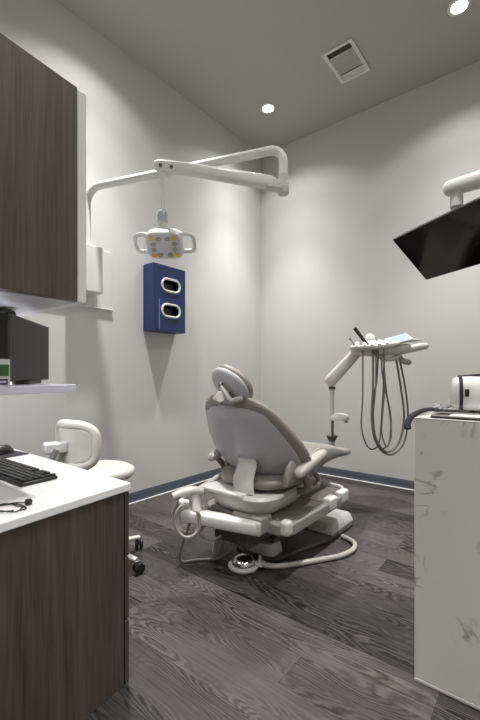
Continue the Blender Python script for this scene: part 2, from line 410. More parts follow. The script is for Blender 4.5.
cb = thing('supply_carton', 'small white carton with green and blue bands in front of the dark monitor', 'box', (1.692, -3.768, 1.163), 70)
MB().box((-0.055,-0.02,0.0005), (0.04,0.02,0.083)).build('body', MCARTW, cb, bevel=0.001)
for s, off in ((1, 0.0203), (-1, -0.0203)):
    MB().box((-0.054,min(off,off-s*0.0006),0.030), (0.037,max(off,off-s*0.0006),0.066)).build('green_band', MGREEN, cb)
    MB().box((-0.054,min(off,off-s*0.0006),0.004), (0.034,max(off,off-s*0.0006),0.022)).build('blue_band', MCARTB, cb)
    MB().box((-0.05,min(off*1.02,off),0.010), (0.030,max(off*1.02,off),0.016)).build('white_stripe', MCARTW, cb)

# keyboard, mouse, mouse pad, earphones on the worktop
kb = thing('computer_keyboard', 'black computer keyboard on the white worktop', 'keyboard', (1.228, -3.546, CT), 2)
MB().prism([(-0.255,-0.072),(0.255,-0.072),(0.248,0.072),(-0.248,0.072)], 0.001, 0.014).build('body', MBLACK, kb, bevel=0.004)
ks = MB()
for r in range(6):
    y = -0.058+r*0.0225
    n = 21
    for c in range(n):
        if c in (15, 19) and r > 3: continue
        x = -0.240+c*0.0228
        ks.box((x,y,0.014), (x+0.0188,y+0.0175,0.0205))
ks.build('keys', MKEY, kb, bevel=0.0015, bseg=1)
mp_ = MB().prism([(x, y) for x, y in rrect(0.26, 0.19, 0.012)], 0, 0.003).build('mouse_pad', MMPAD, loc=(0.755, -3.43, CT+0.0005))
mp_.rotation_euler = (0, 0, math.radians(6))
tag(mp_, 'dark rectangular mouse pad on white worktop behind the keyboard', 'mouse pad')
ms = thing('computer_mouse', 'black computer mouse on the dark mouse pad', 'mouse', (0.775, -3.42, CT+0.0036), 12)
MB().loft([[(x*q, y, z) for x, z in [(0.034*math.cos(a), max(0.0, h*math.sin(a))) for a in [PI*i/12 for i in range(13)]]] for y, q, h in ((-0.058,0.5,0.016),(-0.05,0.85,0.032),(-0.02,1,0.05),(0.02,0.95,0.044),(0.05,0.8,0.026),(0.058,0.5,0.014))]).build('body', MBLACK, ms, smooth=60)
MB().tube([(0,0.02,0.043),(0,0.035,0.039),(0,0.045,0.031)], 0.006, seg=8).build('scroll_wheel', MGREYP, ms)
ep = thing('earphones', 'black wired earphones coiled on near edge of white worktop', 'earphones', (1.700, -3.735, CT), 20)
loop = []
for k in range(26):
    a = k/26*4*PI; R = 0.042+0.007*math.sin(a*1.5+k)
    loop.append((R*1.25*math.cos(a)+0.004*math.sin(k), R*0.75*math.sin(a), 0.0035+0.0018*(k/26)+0.001*(k%3)))
MB().tube(loop, 0.0020, smooth=4, seg=7).build('cord', MBLACK, ep)
MB().lathe([(0.001,0.001),(0.010,0.003),(0.012,0.012),(0.008,0.019),(0.001,0.021)], None, T(0.028,0.052,0)).build('earbud', MBLACK, ep)
MB().lathe([(0.001,0.001),(0.009,0.003),(0.011,0.011),(0.007,0.017),(0.001,0.018)], None, T(-0.035,-0.055,0)).build('earbud', MBLACK, ep)
MB().tube([(0.028,0.052,0.010),(0.0,0.056,0.004),(-0.03,0.045,0.003),(-0.05,0.01,0.003)], 0.0020, smooth=5, seg=7).build('lead', MBLACK, ep)

# ------------------------------------------------------------------ operatory light on the left wall
ol = thing('operatory_light', 'white jointed dental light reaching out from the left wall', 'dental light', (0, 0, 0))
MB().box((0.0005,-3.10,1.766), (0.016,-2.267,2.262)).build('backing_plate', MW, ol, bevel=0.003)
MB().box((0.0005,-3.10,1.757), (0.024,-2.262,1.766)).build('plate_ledge', MWHITE, ol, bevel=0.002)
MB().prism([(0.0165,-2.66),(0.145,-2.66),(0.165,-2.64),(0.165,-2.46),(0.145,-2.44),(0.0165,-2.44)], 1.86, 2.235).build('wall_box', MWHITE, ol, bevel=0.008)
P0 = Vector((0.10,-2.555,2.19)); P1 = Vector((0.10,-2.555,2.705)); P2 = Vector((1.63,-2.022,2.712))
d = (P2-P1).normalized()
pts = [P0, P0+Vector((0,0,0.2)), P1-Vector((0,0,0.13))]
for k in range(1, 7):
    a = k/7*PI/2; pts.append(P1-Vector((0,0,0.13))+Vector((0,0,0.13*math.sin(a)))+d*(0.13*(1-math.cos(a))))
pts += [P1+d*0.13, P1+d*0.5, P1+d*1.0]
pts2 = []
Lh = (P2-P1).length
for k in range(0, 8):
    a = k/7*PI/2; pts2.append(P1+d*(Lh-0.09)+d*(0.09*math.sin(a))-Vector((0,0,0.09*(1-math.cos(a)))))
pts += pts2+[P2-Vector((0,0,0.20))]
MB().tube(pts, [0.030]*3+[0.030]*4, seg=16).build('boom_arm', MWHITE, ol)
ex, ey = P2.x, P2.y
MB().lathe([(0.001,2.405),(0.036,2.405),(0.040,2.415),(0.040,2.45),(0.034,2.455),(0.034,2.53),(0.001,2.53)], None, T(ex,ey,0)).build('elbow_sleeve', MPLAS, ol)
E = Vector((ex, ey, 2.467)); F = Vector((1.150,-2.700,2.473)); dd = (F-E).normalized()
MB().box((-0.03,-0.032,-0.045),(0.13,0.032,0.02), None, frame(E, (0,0,1), dd)).build('elbow_block', MPLAS, ol, bevel=0.012, bseg=3)
Ld = (F-E).length
rings = [[tuple(E+dd*t+Vector((-dd.y,dd.x,0))*a+Vector((0,0,c+o))) for a, c in sellipse(0.033*q, hh*q, 3)] for t, hh, q, o in
         ((0.06,0.040,0.8,0),(0.09,0.043,1,0),(0.3,0.043,1,0.002),(Ld-0.18,0.034,1,0.006),(Ld-0.08,0.036,1,0.0),(Ld-0.015,0.034,0.95,0),(Ld+0.015,0.030,0.7,0))]
MB().loft(rings).build('spring_arm', MWHITE, ol)
H = Vector((F.x, F.y, 0)) - Vector((dd.x, dd.y, 0))*0.035
for t in (0.085, 0.02):
    MB().lathe([(0.001,-0.036),(0.011,-0.036),(0.011,0.036),(0.001,0.036)], None, frame(E+dd*(Ld-t)+Vector((0,0,-0.012)), (-dd.y,dd.x,0))).build('hinge_pin', MDGREY, ol)
MB().tube([H+Vector((0,0,2.44)), H+Vector((0,0,2.195))], [0.016,0.013], seg=12).build('drop_rod', MWHITE, ol)
MB().lathe([(0.001,2.130),(0.030,2.130),(0.033,2.140),(0.033,2.185),(0.022,2.200),(0.001,2.200)], None, T(H.x,H.y,0)).build('swivel_collar', MTEALG, ol)
MB().lathe([(0.001,2.03),(0.026,2.03),(0.030,2.06),(0.027,2.130),(0.001,2.130)], None, T(H.x,H.y,0)).build('swivel_neck', MPLAS, ol)
HM = T(H.x+0.014, H.y+0.011, 1.988, 0, 0, 36.5) @ T(0, 0, 0, -46, 0, 0) @ T(0, -0.01, 0)
# lamp head: local -z is the light face
prof = [(0.6,0.052),(0.86,0.046),(0.97,0.030),(1.0,0.005),(1.0,-0.022),(0.97,-0.030)]
hd = MB().loft([[(x,y,z) for x,y in [(a*q,b_*q) for a,b_ in sellipse(0.112,0.088,4,36)]] for q,z in prof], None, HM).build('lamp_head', MWHITE, ol)
MB().prism(sellipse(0.100,0.076,4.5,32), -0.033, -0.0302, None, HM).build('lens_plate', MFACE, hd)
led = [(-0.068,0.052,1),(0.068,0.052,1),(-0.068,-0.058,2),(0.068,-0.056,1),(-0.028,0.046,0),(0.026,0.046,0),(-0.064,0.014,0),(0.064,0.014,0),(-0.066,-0.020,0),(0.066,-0.020,0),(-0.030,-0.054,0),(0.030,-0.054,0)]
for x, y, k in led:
    MB().prism([(x+a, c-y) for a, c in sellipse(0.0165,0.0115,2.6,14)], -0.039, -0.0332, None, HM).build('led_lens', (MLENSG,MLENS,MLENSO)[k], hd)
for s in (-1, 1):
    MB().tube([(s*0.10,0.052,0.012),(s*0.135,0.054,0.012),(s*0.165,0.048,0.010),(s*0.178,0.025,0.006),(s*0.178,-0.03,0.0),(s*0.165,-0.056,-0.004),(s*0.135,-0.064,-0.006),(s*0.10,-0.062,-0.006)], 0.0125, smooth=5, seg=12, M=HM).build('handle', MWHITE, hd)

# ------------------------------------------------------------------ blue dispenser on the left wall
bx = thing('wall_dispenser', 'navy blue wall box with two oval openings in pale rims', 'dispenser', (0, -1.725, 1.608))
W2, Hh, D = 0.202, 0.632, 0.153
def stad(cx, cz, w, h, n=9):
    r = h/2; out = []
    for k in range(n): a = -PI/2+PI*k/(n-1); out.append((cx+w/2-r+r*math.cos(a), cz+r*math.sin(a)))
    for k in range(n): a = PI/2+PI*k/(n-1); out.append((cx-w/2+r+r*math.cos(a), cz+r*math.sin(a)))
    return out
bm = bmesh.new()
holes = [stad(0.012, 0.447, 0.225, 0.112), stad(0.012, 0.203, 0.225, 0.112)]
def loopedges(pts, x):
    vs = [bm.verts.new((x, p, q)) for p, q in pts]
    es = [bm.edges.new((vs[i], vs[(i+1) % len(vs)])) for i in range(len(vs))]
    return vs, es
alle = []; hv = []
vs, es = loopedges([(-W2,0),(W2,0),(W2,Hh),(-W2,Hh)], D); ov = vs; alle += es
for h in holes:
    vs, es = loopedges(h, D); hv.append(vs); alle += es
bmesh.ops.triangle_fill(bm, use_beauty=True, use_dissolve=False, edges=alle)
bmv = [bm.verts.new((0.001, a.co.y, a.co.z)) for a in ov]
for i in range(4): bm.faces.new((ov[i], ov[(i+1)%4], bmv[(i+1)%4], bmv[i]))
bm.faces.new(bmv[::-1])
for vs in hv:
    bk = [bm.verts.new((D-0.02, a.co.y, a.co.z)) for a in vs]
    for i in range(len(vs)): bm.faces.new((vs[i], bk[i], bk[(i+1)%len(vs)], vs[(i+1)%len(vs)]))
bmesh.ops.recalc_face_normals(bm, faces=bm.faces[:])
me = bpy.data.meshes.new('body'); bm.to_mesh(me); bm.free(); me.materials.append(MBLUE)
bo = bpy.data.objects.new('body', me); COL.objects.link(bo); bo.parent = bx
bv = bo.modifiers.new('bevel', 'BEVEL'); bv.width = 0.004; bv.segments = 2; bv.limit_method = 'ANGLE'
for cz in (0.447, 0.203):
    ro = MB().tube([(D+0.002, p, q) for p, q in stad(0.012, cz, 0.225, 0.118)], 0.0115, closed=True, seg=10).build('opening_rim', MWHITE, bx)
    tag(ro, 'pale oval rim')
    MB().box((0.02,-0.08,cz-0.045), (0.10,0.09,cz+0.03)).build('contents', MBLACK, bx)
MB().box((D-0.001,-0.138,0.02), (D+0.003,-0.126,0.30)).build('edge_strip', MBLUEL, bx)

# ------------------------------------------------------------------ dental chair
CX, CY = 1.516, -2.103
ch = thing('dental_chair', 'taupe and white dental chair seen from behind its raised backrest', 'dental chair', (CX, CY, 0))
# base
pl = [(-0.18,-0.06),(-0.10,-0.10),(0.08,-0.10),(0.16,-0.06),(0.21,0.15),(0.29,0.42),(0.30,0.80),(0.27,0.87),(-0.27,0.87),(-0.30,0.80),(-0.29,0.42),(-0.23,0.15)]
MB().prism(pl, 0.001, 0.030).build('base_plate', MDGREY, ch, bevel=0.01)  # dark grey stands in for the shade on the base plate
MB().loft([[(x*q, y, z) for x, y in ((-0.285,ya),(0.285,ya),(0.285,0.85),(-0.285,0.85))] for q, ya, z in ((1,0.47,0.0305),(1,0.47,0.042),(0.90,0.53,0.088),(0.84,0.57,0.096))]).build('base_cover', MPLAS, ch, bevel=0.012)
MB().loft([[(x, y+dy, z) for x, y in sellipse(w, dpt, 4, 20)] for w, dpt, dy, z in ((0.13,0.08,0.0,0.03),(0.13,0.075,0.0,0.06),(0.11,0.07,0.0,0.10))]).build('link_foot', MPLAS, ch)
MB().loft([[(x, y, z) for x, z in ((-0.11,zb),(0.11,zb),(0.11,zt),(-0.11,zt))] for y, zb, zt in ((-0.02,0.06,0.12),(0.15,0.06,0.17),(0.50,0.13,0.26),(0.58,0.16,0.28))]).build('lift_arm', MDGREY, ch, bevel=0.012)
MB().box((-0.17,-0.30,0.155), (0.12,0.02,0.262)).build('pump_housing', MDGREY, ch, bevel=0.02)
MB().tube([(-0.17,-0.20,0.13),(-0.19,-0.22,0.10),(-0.20,-0.23,0.031)], 0.035, seg=10).build('rear_foot', MGREYP, ch)
# lower structure: rounded tray with white rim caps
out = []
for cx, cy, r, a0 in ((0.22,0.56,0.12,0),(-0.22,0.56,0.12,90),(-0.26,-0.15,0.08,180),(0.26,-0.15,0.08,270)):
    for k in range(7): a = math.radians(a0+15*k); out.append((cx+r*math.cos(a), cy+r*math.sin(a)))
lo_ = MB().prism(out, 0.252, 0.325).build('lower_structure', MGREYP, ch, bevel=0.012, bseg=3)
MB().prism([(x*0.90, 0.21+(y-0.21)*0.90) for x, y in out], 0.3252, 0.333).build('top_panel', MTAUPEP, lo_, bevel=0.003)
MB().tube([(0.30,0.60,0.335),(0.27,0.655,0.338),(0.20,0.675,0.340),(0.0,0.678,0.340),(-0.20,0.675,0.340),(-0.27,0.655,0.338),(-0.30,0.60,0.335)], 0.014, smooth=4, seg=10).build('front_rim', MWHITE, lo_)
MB().box((-0.30,0.262,0.3332), (0.30,0.268,0.335)).build('panel_seam', MDGREY, lo_)
for ya, yb, xr in ((-0.235,-0.17,0.345),(0.30,0.42,0.352),(0.49,0.62,0.348)):
    MB().box((0.285,ya,0.265), (xr,yb,0.352)).build('side_cap', MWHITE, lo_, bevel=0.018, bseg=3)
MB().box((-0.01,-0.31,0.262), (0.21,-0.19,0.365)).build('mount_block', MGREYP, ch, bevel=0.015, bseg=3)
# seat support shell
rings = []
for z, w, y0, y1 in ((0.335,0.13,-0.20,0.12),(0.36,0.20,-0.28,0.20),(0.42,0.245,-0.325,0.26),(0.455,0.25,-0.33,0.28),(0.472,0.235,-0.315,0.27)):
    rings.append([(x, (y0+y1)/2+y, z) for x, y in sellipse(w, (y1-y0)/2, 4, 32)])
MB().loft(rings).build('seat_pan', MPLAS, ch)
MB().box((-0.25,-0.335,0.452), (0.09,-0.20,0.484)).build('pan_ledge', MWHITE, ch, bevel=0.012, bseg=3)
# seat + leg cushion
top = [(-0.24,0.545),(-0.20,0.570),(-0.1,0.575),(0.0,0.585),(0.15,0.645),(0.30,0.690),(0.42,0.697),(0.55,0.686),(0.70,0.657),(0.85,0.608),(0.97,0.586),(1.06,0.572),(1.095,0.545)]
bot = [(-0.24,0.50),(-0.20,0.485),(0.1,0.48),(0.25,0.485),(0.42,0.50),(0.60,0.515),(0.80,0.52),(0.97,0.505),(1.06,0.500),(1.095,0.515)]
wid = [(-0.24,0.12),(-0.20,0.20),(-0.13,0.255),(0.0,0.285),(0.1,0.285),(0.25,0.26),(0.40,0.235),(0.7,0.22),(0.9,0.21),(1.02,0.19),(1.08,0.14),(1.095,0.09)]
def cush(y0, y1, n, dish=0.0):
    rr = []
    for k in range(n+1):
        y = y0+(y1-y0)*k/n; t, bb, w = interp(top, y), interp(bot, y), interp(wid, y)
        ring = []
        for x, z in sellipse(1, 1, 3.2, 32):
            zz = (t+bb)/2+z*(t-bb)/2
            if z > 0: zz -= dish*(1-x*x)
            ring.append((x*w, y, zz))
        rr.append(ring)
    return rr
MB().loft(cush(-0.24, 0.215, 14, 0.015)).build('seat_cushion', MUPH, ch, smooth=80)
MB().loft(cush(0.225, 1.095, 23, 0.012)).build('leg_cushion', MUPH, ch, smooth=80)
for s in (-1, 1):
    w = MB()
    w.loft([[(s*(x0+q*a), y, z+c) for a, c in sellipse(0.022, h, 2.5, 16)] for y, z, h, x0, q in ((-0.05,0.565,0.04,0.278,0.6),(-0.02,0.572,0.065,0.285,1.1),(0.10,0.590,0.075,0.285,1.3),(0.25,0.615,0.072,0.268,1.2),(0.36,0.635,0.055,0.245,0.9),(0.40,0.64,0.03,0.235,0.5))])
    w.build('side_bolster', MUPH, ch, smooth=80)
# backrest
wz = [(0.565,0.29),(0.60,0.325),(0.65,0.350),(0.70,0.358),(0.76,0.350),(0.83,0.320),(0.90,0.285),(0.97,0.246),(1.02,0.198),(1.05,0.150),(1.07,0.105),(1.08,0.07)]
yed = lambda z: -0.2925+(0.98-z)*0.745
bul = lambda z: 0.135-(z-0.565)*0.16
zs = [0.565,0.58,0.60,0.62,0.645,0.67,0.72,0.78,0.84,0.90,0.94,0.97,1.0,1.02,1.04,1.055,1.068,1.076,1.08]
rs, rc = [], []; BX = -0.02
N = 12
for z in zs:
    z = 0.565+(z-0.565)*0.955; w = max(0.03, interp(wz, z+0.018)-0.002); ye = yed(z); bb = bul(z)*min(1, (w/0.25)**2)
    ring = []
    for k in range(N+1):
        s = -1+2*k/N; ring.append((w*0.965*s+BX, ye-bb*(1-abs(s)**2.4), z))
    for k in range(N+1):
        s = 1-2*k/N; ring.append((w*0.945*s+BX, ye+0.028-bb*(1-abs(s)**2.4)*0.8, z))
    rs.append(ring)
MB().loft(rs).build('back_shell', MSHELL, ch, smooth=70)
for z in zs[:-1]+[1.08, 1.092]:
    w = interp(wz, z)+0.030; ye = yed(z); bb = bul(z)*min(1, (w/0.25)**2)
    th = 0.115-0.05*max(0, (z-0.9)/0.18)
    if z > 1.08: w *= 0.6; th *= 0.5
    ring = []
    for x, y in sellipse(1, 1, 3.2, 36):
        yy = ye+0.008+th/2+y*th/2
        if y > 0: yy -= 0.035*(1-x*x)*(1 if z < 1.02 else 0.3)
        else: yy -= bb*(1-abs(x)**2.4)*0.75*(-y)
        ring.append((w*x+BX, yy, z))
    rc.append(ring)
MB().loft(rc).build('back_cushion', MUPH, ch, smooth=80)
# spine cover strap between back shell and seat pan
MB().loft([[(x*w+0.05-(z-0.48)*0.22, y+o, z) for x, o in ((-1,0.02),(-0.7,-0.004),(0,-0.012),(0.7,-0.004),(1,0.02),(0.6,0.03),(-0.6,0.03))] for z, y, w in ((0.480,-0.285,0.080),(0.52,-0.283,0.080),(0.56,-0.268,0.078),(0.60,-0.232,0.076),(0.635,-0.205,0.074),(0.665,-0.204,0.070))]).build('spine_cover', MPLAS, ch, smooth=50)
# neck joint + headrest
MB().tube([(-0.095,-0.360,1.052),(-0.065,-0.380,1.040),(-0.02,-0.395,1.034),(0.04,-0.394,1.036),(0.085,-0.376,1.046),(0.115,-0.355,1.058)], 0.021, smooth=4, seg=12).build('neck_yoke', MGREYP, ch)
MB().lathe([(0.001,-0.028),(0.030,-0.028),(0.036,-0.018),(0.036,0.018),(0.030,0.028),(0.001,0.028)], None, frame((-0.012,-0.400,1.060), (0.45,-0.85,0.25))).build('neck_knuckle', MPLAS, ch)
HD = frame((-0.004,-0.325,1.128), (-0.16,-0.84,-0.50), (0.90,0,-0.40))   # local z = rear normal
hs = MB().loft([[(x*q, y*q, z) for x, y in sellipse(0.150,0.120,2.25,36)] for q, z in ((1,0.0),(1.0,0.008),(0.93,0.020),(0.75,0.030),(0.45,0.036),(0.1,0.038))], None, HD).build('headrest_shell', MSHELL, ch, smooth=70)
MB().loft([[(x*q, y*q+0.004, z) for x, y in sellipse(0.149,0.120,2.25,36)] for q, z in ((0.9,-0.001),(1.0,-0.010),(1.02,-0.024),(0.96,-0.042),(0.8,-0.054),(0.4,-0.050))], None, HD).build('headrest_cushion', MUPH, ch, smooth=80)
MB().tube([(0.045,-0.392,1.046),(0.020,-0.398,1.085),(-0.020,-0.392,1.128)], [0.026,0.022,0.016], seg=10, flat=0.7).build('headrest_bracket', MGREYP, ch)
MB().lathe([(0.001,0),(0.014,0),(0.012,0.016),(0.001,0.018)], None, frame((-0.022,-0.388,1.138), (0,-0.86,-0.50))).build('headrest_knob', MDGREY, ch)
# armrests
for s, dy, ox in ((1, 0.0, 0.345), (-1, 0.015, 0.372)):
    pad = MB().loft([[(s*(ox+a), y+dy, z+c) for a, c in sellipse(0.038*q, 0.030*q, 2.6, 18)] for y, z, q in ((-0.135,0.600,0.45),(-0.12,0.606,0.85),(-0.08,0.618,1),(0.0,0.638,1),(0.12,0.664,1),(0.20,0.680,0.85),(0.222,0.684,0.45))]).build('armrest', MUPHA, ch, smooth=80)
    MB().tube([(s*ox,-0.06+dy,0.600),(s*ox,-0.02+dy,0.565),(s*(ox-0.005),0.02+dy,0.52),(s*0.31,0.04,0.47),(s*0.235,0.05,0.445)], [0.020,0.022,0.022,0.022], smooth=4, seg=10).build('armrest_support', MUPH, pad)
    if s > 0: MB().loft([[(s*(0.300+0.020*a), y, z+h*c) for a, c in sellipse(1, 1, 2.5, 16)] for y, z, h in ((-0.19,0.555,0.02),(-0.17,0.59,0.06),(-0.13,0.605,0.078),(-0.07,0.595,0.07),(0.0,0.585,0.05),(0.06,0.58,0.02))]).build('hinge_cover', MUPH, ch, smooth=80)
MB().tube([(0.300,0.10,0.575),(0.312,0.02,0.545),(0.318,0.05,0.485),(0.322,0.13,0.470),(0.322,0.185,0.490),(0.312,0.17,0.54),(0.300,0.12,0.575)], 0.017, smooth=5, seg=10).build('side_grip', MUPH, ch)
# assistant arm (chair-left rear) with hoses
aa = MB().loft([[(x, y+a, z+c) for a, c in sellipse(0.048*q, 0.040*q, 4, 20)] for x, y, z, q in ((0.20,-0.285,0.302,0.8),(0.18,-0.292,0.302,1),(0.04,-0.335,0.304,1),(-0.20,-0.41,0.314,1),(-0.265,-0.43,0.316,0.95),(-0.285,-0.437,0.316,0.7))]).build('assistant_arm', MWHITE, ch)
MB().box((-0.06,-0.039,-0.041),(0.06,0.039,0.041), None, T(0.145,-0.302,0.303,0,0,17)).build('end_housing', MPLAS, aa, bevel=0.012)
MB().tube([(-0.205,-0.41,0.345),(-0.225,-0.40,0.40),(-0.245,-0.385,0.455)], [0.036,0.030,0.026], seg=12).build('arm_post', MPLAS, aa)
MB().tube([(-0.25,-0.40,0.452),(-0.26,-0.27,0.468),(-0.275,-0.12,0.495),(-0.285,0.02,0.515)], 0.019, seg=12, smooth=3).build('arm_tube', MPLAS, aa)
MB().tube([(-0.33,-0.50,0.435),(-0.30,-0.45,0.452),(-0.25,-0.40,0.465),(-0.20,-0.355,0.46)], [0.026,0.032,0.034,0.026], seg=12, flat=0.8, smooth=3).build('instrument_holder', MPLAS, aa)
MB().lathe([(0.001,-0.03),(0.018,-0.03),(0.022,-0.01),(0.022,0.02),(0.014,0.03),(0.001,0.03)], None, frame((-0.262,-0.47,0.405), (-0.6,-0.7,0.2))).build('holder_knob', MWHITE, aa)
for k, (r1, r2, dx) in enumerate(((0.108,0.128,-0.02),(0.080,0.100,0.05),(0.098,0.108,-0.07),(0.066,0.112,0.02))):
    c = Vector((-0.235+dx*0.5,-0.455-dx*0.6,0.310)); ax = Vector((0.80,0.60,0)); ptsl = []
    for q in range(15):
        a = math.radians(100+q*21); ptsl.append(c+ax*(r1*0.98*math.cos(a))+Vector((0,0,1))*(r2*math.sin(a))+Vector((0.6,-0.8,0))*(0.010*k-0.01+0.004*math.sin(q)))
    MB().tube(ptsl, 0.0075, smooth=4, seg=9).build('hose', MHOSEL, aa)
MB().tube([(-0.24,-0.44,0.27),(-0.29,-0.46,0.12),(-0.31,-0.45,0.02),(-0.25,-0.36,0.012),(-0.16,-0.26,0.012),(-0.12,-0.18,0.04)], 0.0085, smooth=5, seg=8).build('floor_hose', MHOSE, aa)
MB().tube([(-0.20,-0.40,0.28),(-0.22,-0.38,0.19),(-0.16,-0.33,0.15),(-0.08,-0.28,0.20)], 0.0085, smooth=5, seg=8).build('feed_hose', MHOSEL, aa)

# foot control
fc = thing('foot_control', 'round chrome foot control with pale hose on floor behind dental chair', 'foot control', (CX+0.020, CY-0.228, 0))
MB().lathe([(0.001,0.001),(0.092,0.001),(0.096,0.006),(0.096,0.016),(0.088,0.020),(0.001,0.020)], seg=36).build('rim_base', MPLAS, fc)
MB().lathe([(0.074,0.0205),(0.074,0.036),(0.060,0.056),(0.036,0.068),(0.001,0.072)], seg=36).build('dome', MCHROME, fc)
MB().box((0.066,0.02,0.018), (0.122,0.075,0.044)).build('hose_housing', MPLAS, fc, bevel=0.008)
MB().tube([(0.095,0.040,0.044),(0.096,0.041,0.085)], [0.010,0.006], seg=10).build('control_lever', MPLAS, fc)
MB().tube([(0.115,0.055,0.026),(0.18,0.11,0.017),(0.27,0.23,0.017),(0.36,0.37,0.017),(0.425,0.48,0.018),(0.455,0.60,0.020),(0.43,0.70,0.020),(0.36,0.755,0.019),(0.308,0.768,0.019)], 0.0165, smooth=6, seg=12).build('hose', MHOSEL, fc)

# ------------------------------------------------------------------ delivery unit in front of the chair
du = thing('delivery_unit', 'white dental delivery head with hanging grey hoses on jointed arm', 'delivery unit', (1.464, -0.928, 0))
MB().tube([(0,0,0.62),(0,-0.01,0.54),(0,-0.05,0.475),(0,-0.20,0.425),(0,-0.40,0.395),(-0.01,-0.55,0.385),(-0.01,-0.585,0.36),(-0.01,-0.587,0.3345)], 0.026, smooth=4, seg=12).build('support_tube', MGREYP, du)
MB().lathe([(0.001,0.585),(0.028,0.585),(0.036,0.60),(0.055,0.635),(0.001,0.635)]).build('pivot_cup', MDGREY, du)
MB().lathe([(0.001,0.62),(0.020,0.62),(0.018,0.80),(0.021,0.84),(0.017,0.95),(0.024,1.075),(0.001,1.075)]).build('post', MPLAS, du)
MB().tube([(0.012,-0.02,0.63),(0.012,-0.02,0.775)], 0.010, seg=8).build('post_rod', MDGREY, du)
MB().loft([[(x+0.07*0.78, y+0.07*0.62, z) for x, y in [(a*0.78-c*0.62, a*0.62+c*0.78) for a, c in sellipse(0.088*q, 0.06*q, 2.5, 28)]] for q, z in ((0.9,0.775),(1,0.79),(0.96,0.815),(0.75,0.832),(0.3,0.842))]).build('cup_holder', MWHITE, du)
MB().lathe([(0.001,0.755),(0.016,0.755),(0.016,0.776),(0.001,0.776)], None, T(0.10,0.08,0)).build('cup_holder_knob', MDGREY, du)
MB().lathe([(0.001,1.06),(0.030,1.06),(0.030,1.085),(0.001,1.085)]).build('post_joint', MDGREY, du)
# parallel arm post -> head
A0 = Vector((-0.035,-0.022,1.105)); A1 = Vector((0.20,0.085,1.395)); da = (A1-A0).normalized()
up = Vector((0,0,1)); up = (up-da*up.dot(da)).normalized(); sd = da.cross(up); LA = (A1-A0).length
MB().loft([[tuple(A0+da*t+sd*a+up*c) for a, c in sellipse(0.045*q, 0.055*q, 3, 20)] for t, q in ((0,0.7),(0.02,0.95),(0.06,1),(LA*0.6,0.95),(LA,0.85))]).build('parallel_arm', MPLAS, du)
HX, HY = 1.9066-1.464, -0.765+0.928
DM = T(HX, HY, 0, 0, 0, 34)
body = MB()
body.loft([[(x, y*sy+oy, z+h*c) for y, c in sellipse(1, 1, 3.5, 20)] for x, sy, oy, z, h in ((-0.30,0.05,0.02,1.405,0.018),(-0.27,0.09,0.03,1.40,0.035),(-0.10,0.13,0.04,1.402,0.045),(0.05,0.14,0.05,1.41,0.05),(0.16,0.13,0.06,1.42,0.045),(0.22,0.10,0.07,1.425,0.03))], None, DM)
hb = body.build('delivery_head', MPLAS, du, smooth=60)
MB().loft([[(x, -0.085+y, z+c) for y, c in sellipse(0.042*q, 0.020*q, 3.5, 18)] for x, z, q in ((-0.335,1.425,0.6),(-0.32,1.424,1),(-0.1,1.432,1.15),(0.03,1.452,1.2),(0.07,1.46,0.8))], None, DM).build('holder_bar', MPLAS, hb)
for k in range(5):
    MB().tube([(-0.285+k*0.062,-0.125,1.425+k*0.006),(-0.272+k*0.062,-0.075,1.462+k*0.006)], [0.017,0.021], seg=12, M=DM).build('instrument_holder', MWHITE, hb)
MB().tube([(-0.180,-0.095,1.432),(-0.290,-0.055,1.600)], [0.0135,0.016], seg=10, M=DM).build('handpiece', MBLACK, hb)
MB().tube([(-0.280,-0.085,1.430),(-0.318,-0.06,1.492),(-0.332,-0.055,1.512)], [0.008,0.008,0.013], seg=10, M=DM).build('handpiece', MGREYP, hb)
for k in range(3):
    x = -0.16+k*0.058
    MB().tube([(x+0.01,-0.10,1.44+k*0.006),(x-0.010,-0.02,1.478+k*0.005),(x-0.02,0.02,1.486+k*0.005)], [0.010,0.012,0.008], seg=10, M=DM).build('handpiece', MWHITE, hb)
MB().loft([[(x-0.125, y+0.09, z) for x, y in sellipse(0.055*q, 0.04*q, 2.2, 20)] for q, z in ((0.7,1.42),(0.85,1.49),(0.8,1.525),(0.6,1.552),(0.2,1.565))], None, DM).build('head_dome', MWHITE, hb)
KM = DM @ T(0.085, -0.045, 1.497, 32, -14, 8)
MB().prism(rrect(0.21,0.115,0.02), -0.012, 0.010, None, KM).build('keypad', MPLAS, hb, bevel=0.004)
MB().prism(rrect(0.185,0.092,0.015), 0.0102, 0.0125, None, KM).build('keypad_face', MPAD, hb)
MB().loft([[(x, y+0.03, z+c) for y, c in sellipse(0.09*q, 0.036*q, 3.5, 18)] for x, z, q in ((0.12,1.395,0.7),(0.15,1.41,1),(0.27,1.436,0.95),(0.33,1.443,0.8),(0.352,1.446,0.45))], None, DM).build('tray_arm', MPLAS, hb)
MB().prism([(x+0.20, y+0.06) for x, y in rrect(0.22,0.16,0.03)], 1.492, 1.506, None, DM).build('side_tray', MPLAS, hb, bevel=0.005)
MB().tube([(0.10,0.06,1.445),(0.11,0.06,1.495)], 0.02, seg=10, M=DM).build('tray_stem', MPLAS, hb)
MB().tube([(-0.10,-0.03,1.375),(-0.04,-0.03,1.335),(0.05,-0.03,1.335),(0.10,-0.03,1.375)], 0.022, seg=10, smooth=4, M=DM).build('under_grip', MPLAS, hb)
MB().tube([(0.10,0.0,1.37),(0.125,-0.01,1.318),(0.175,-0.01,1.302),(0.185,0.0,1.305)], [0.02,0.026,0.024], seg=10, smooth=4, M=DM).build('brake_handle', MGREYP, hb)
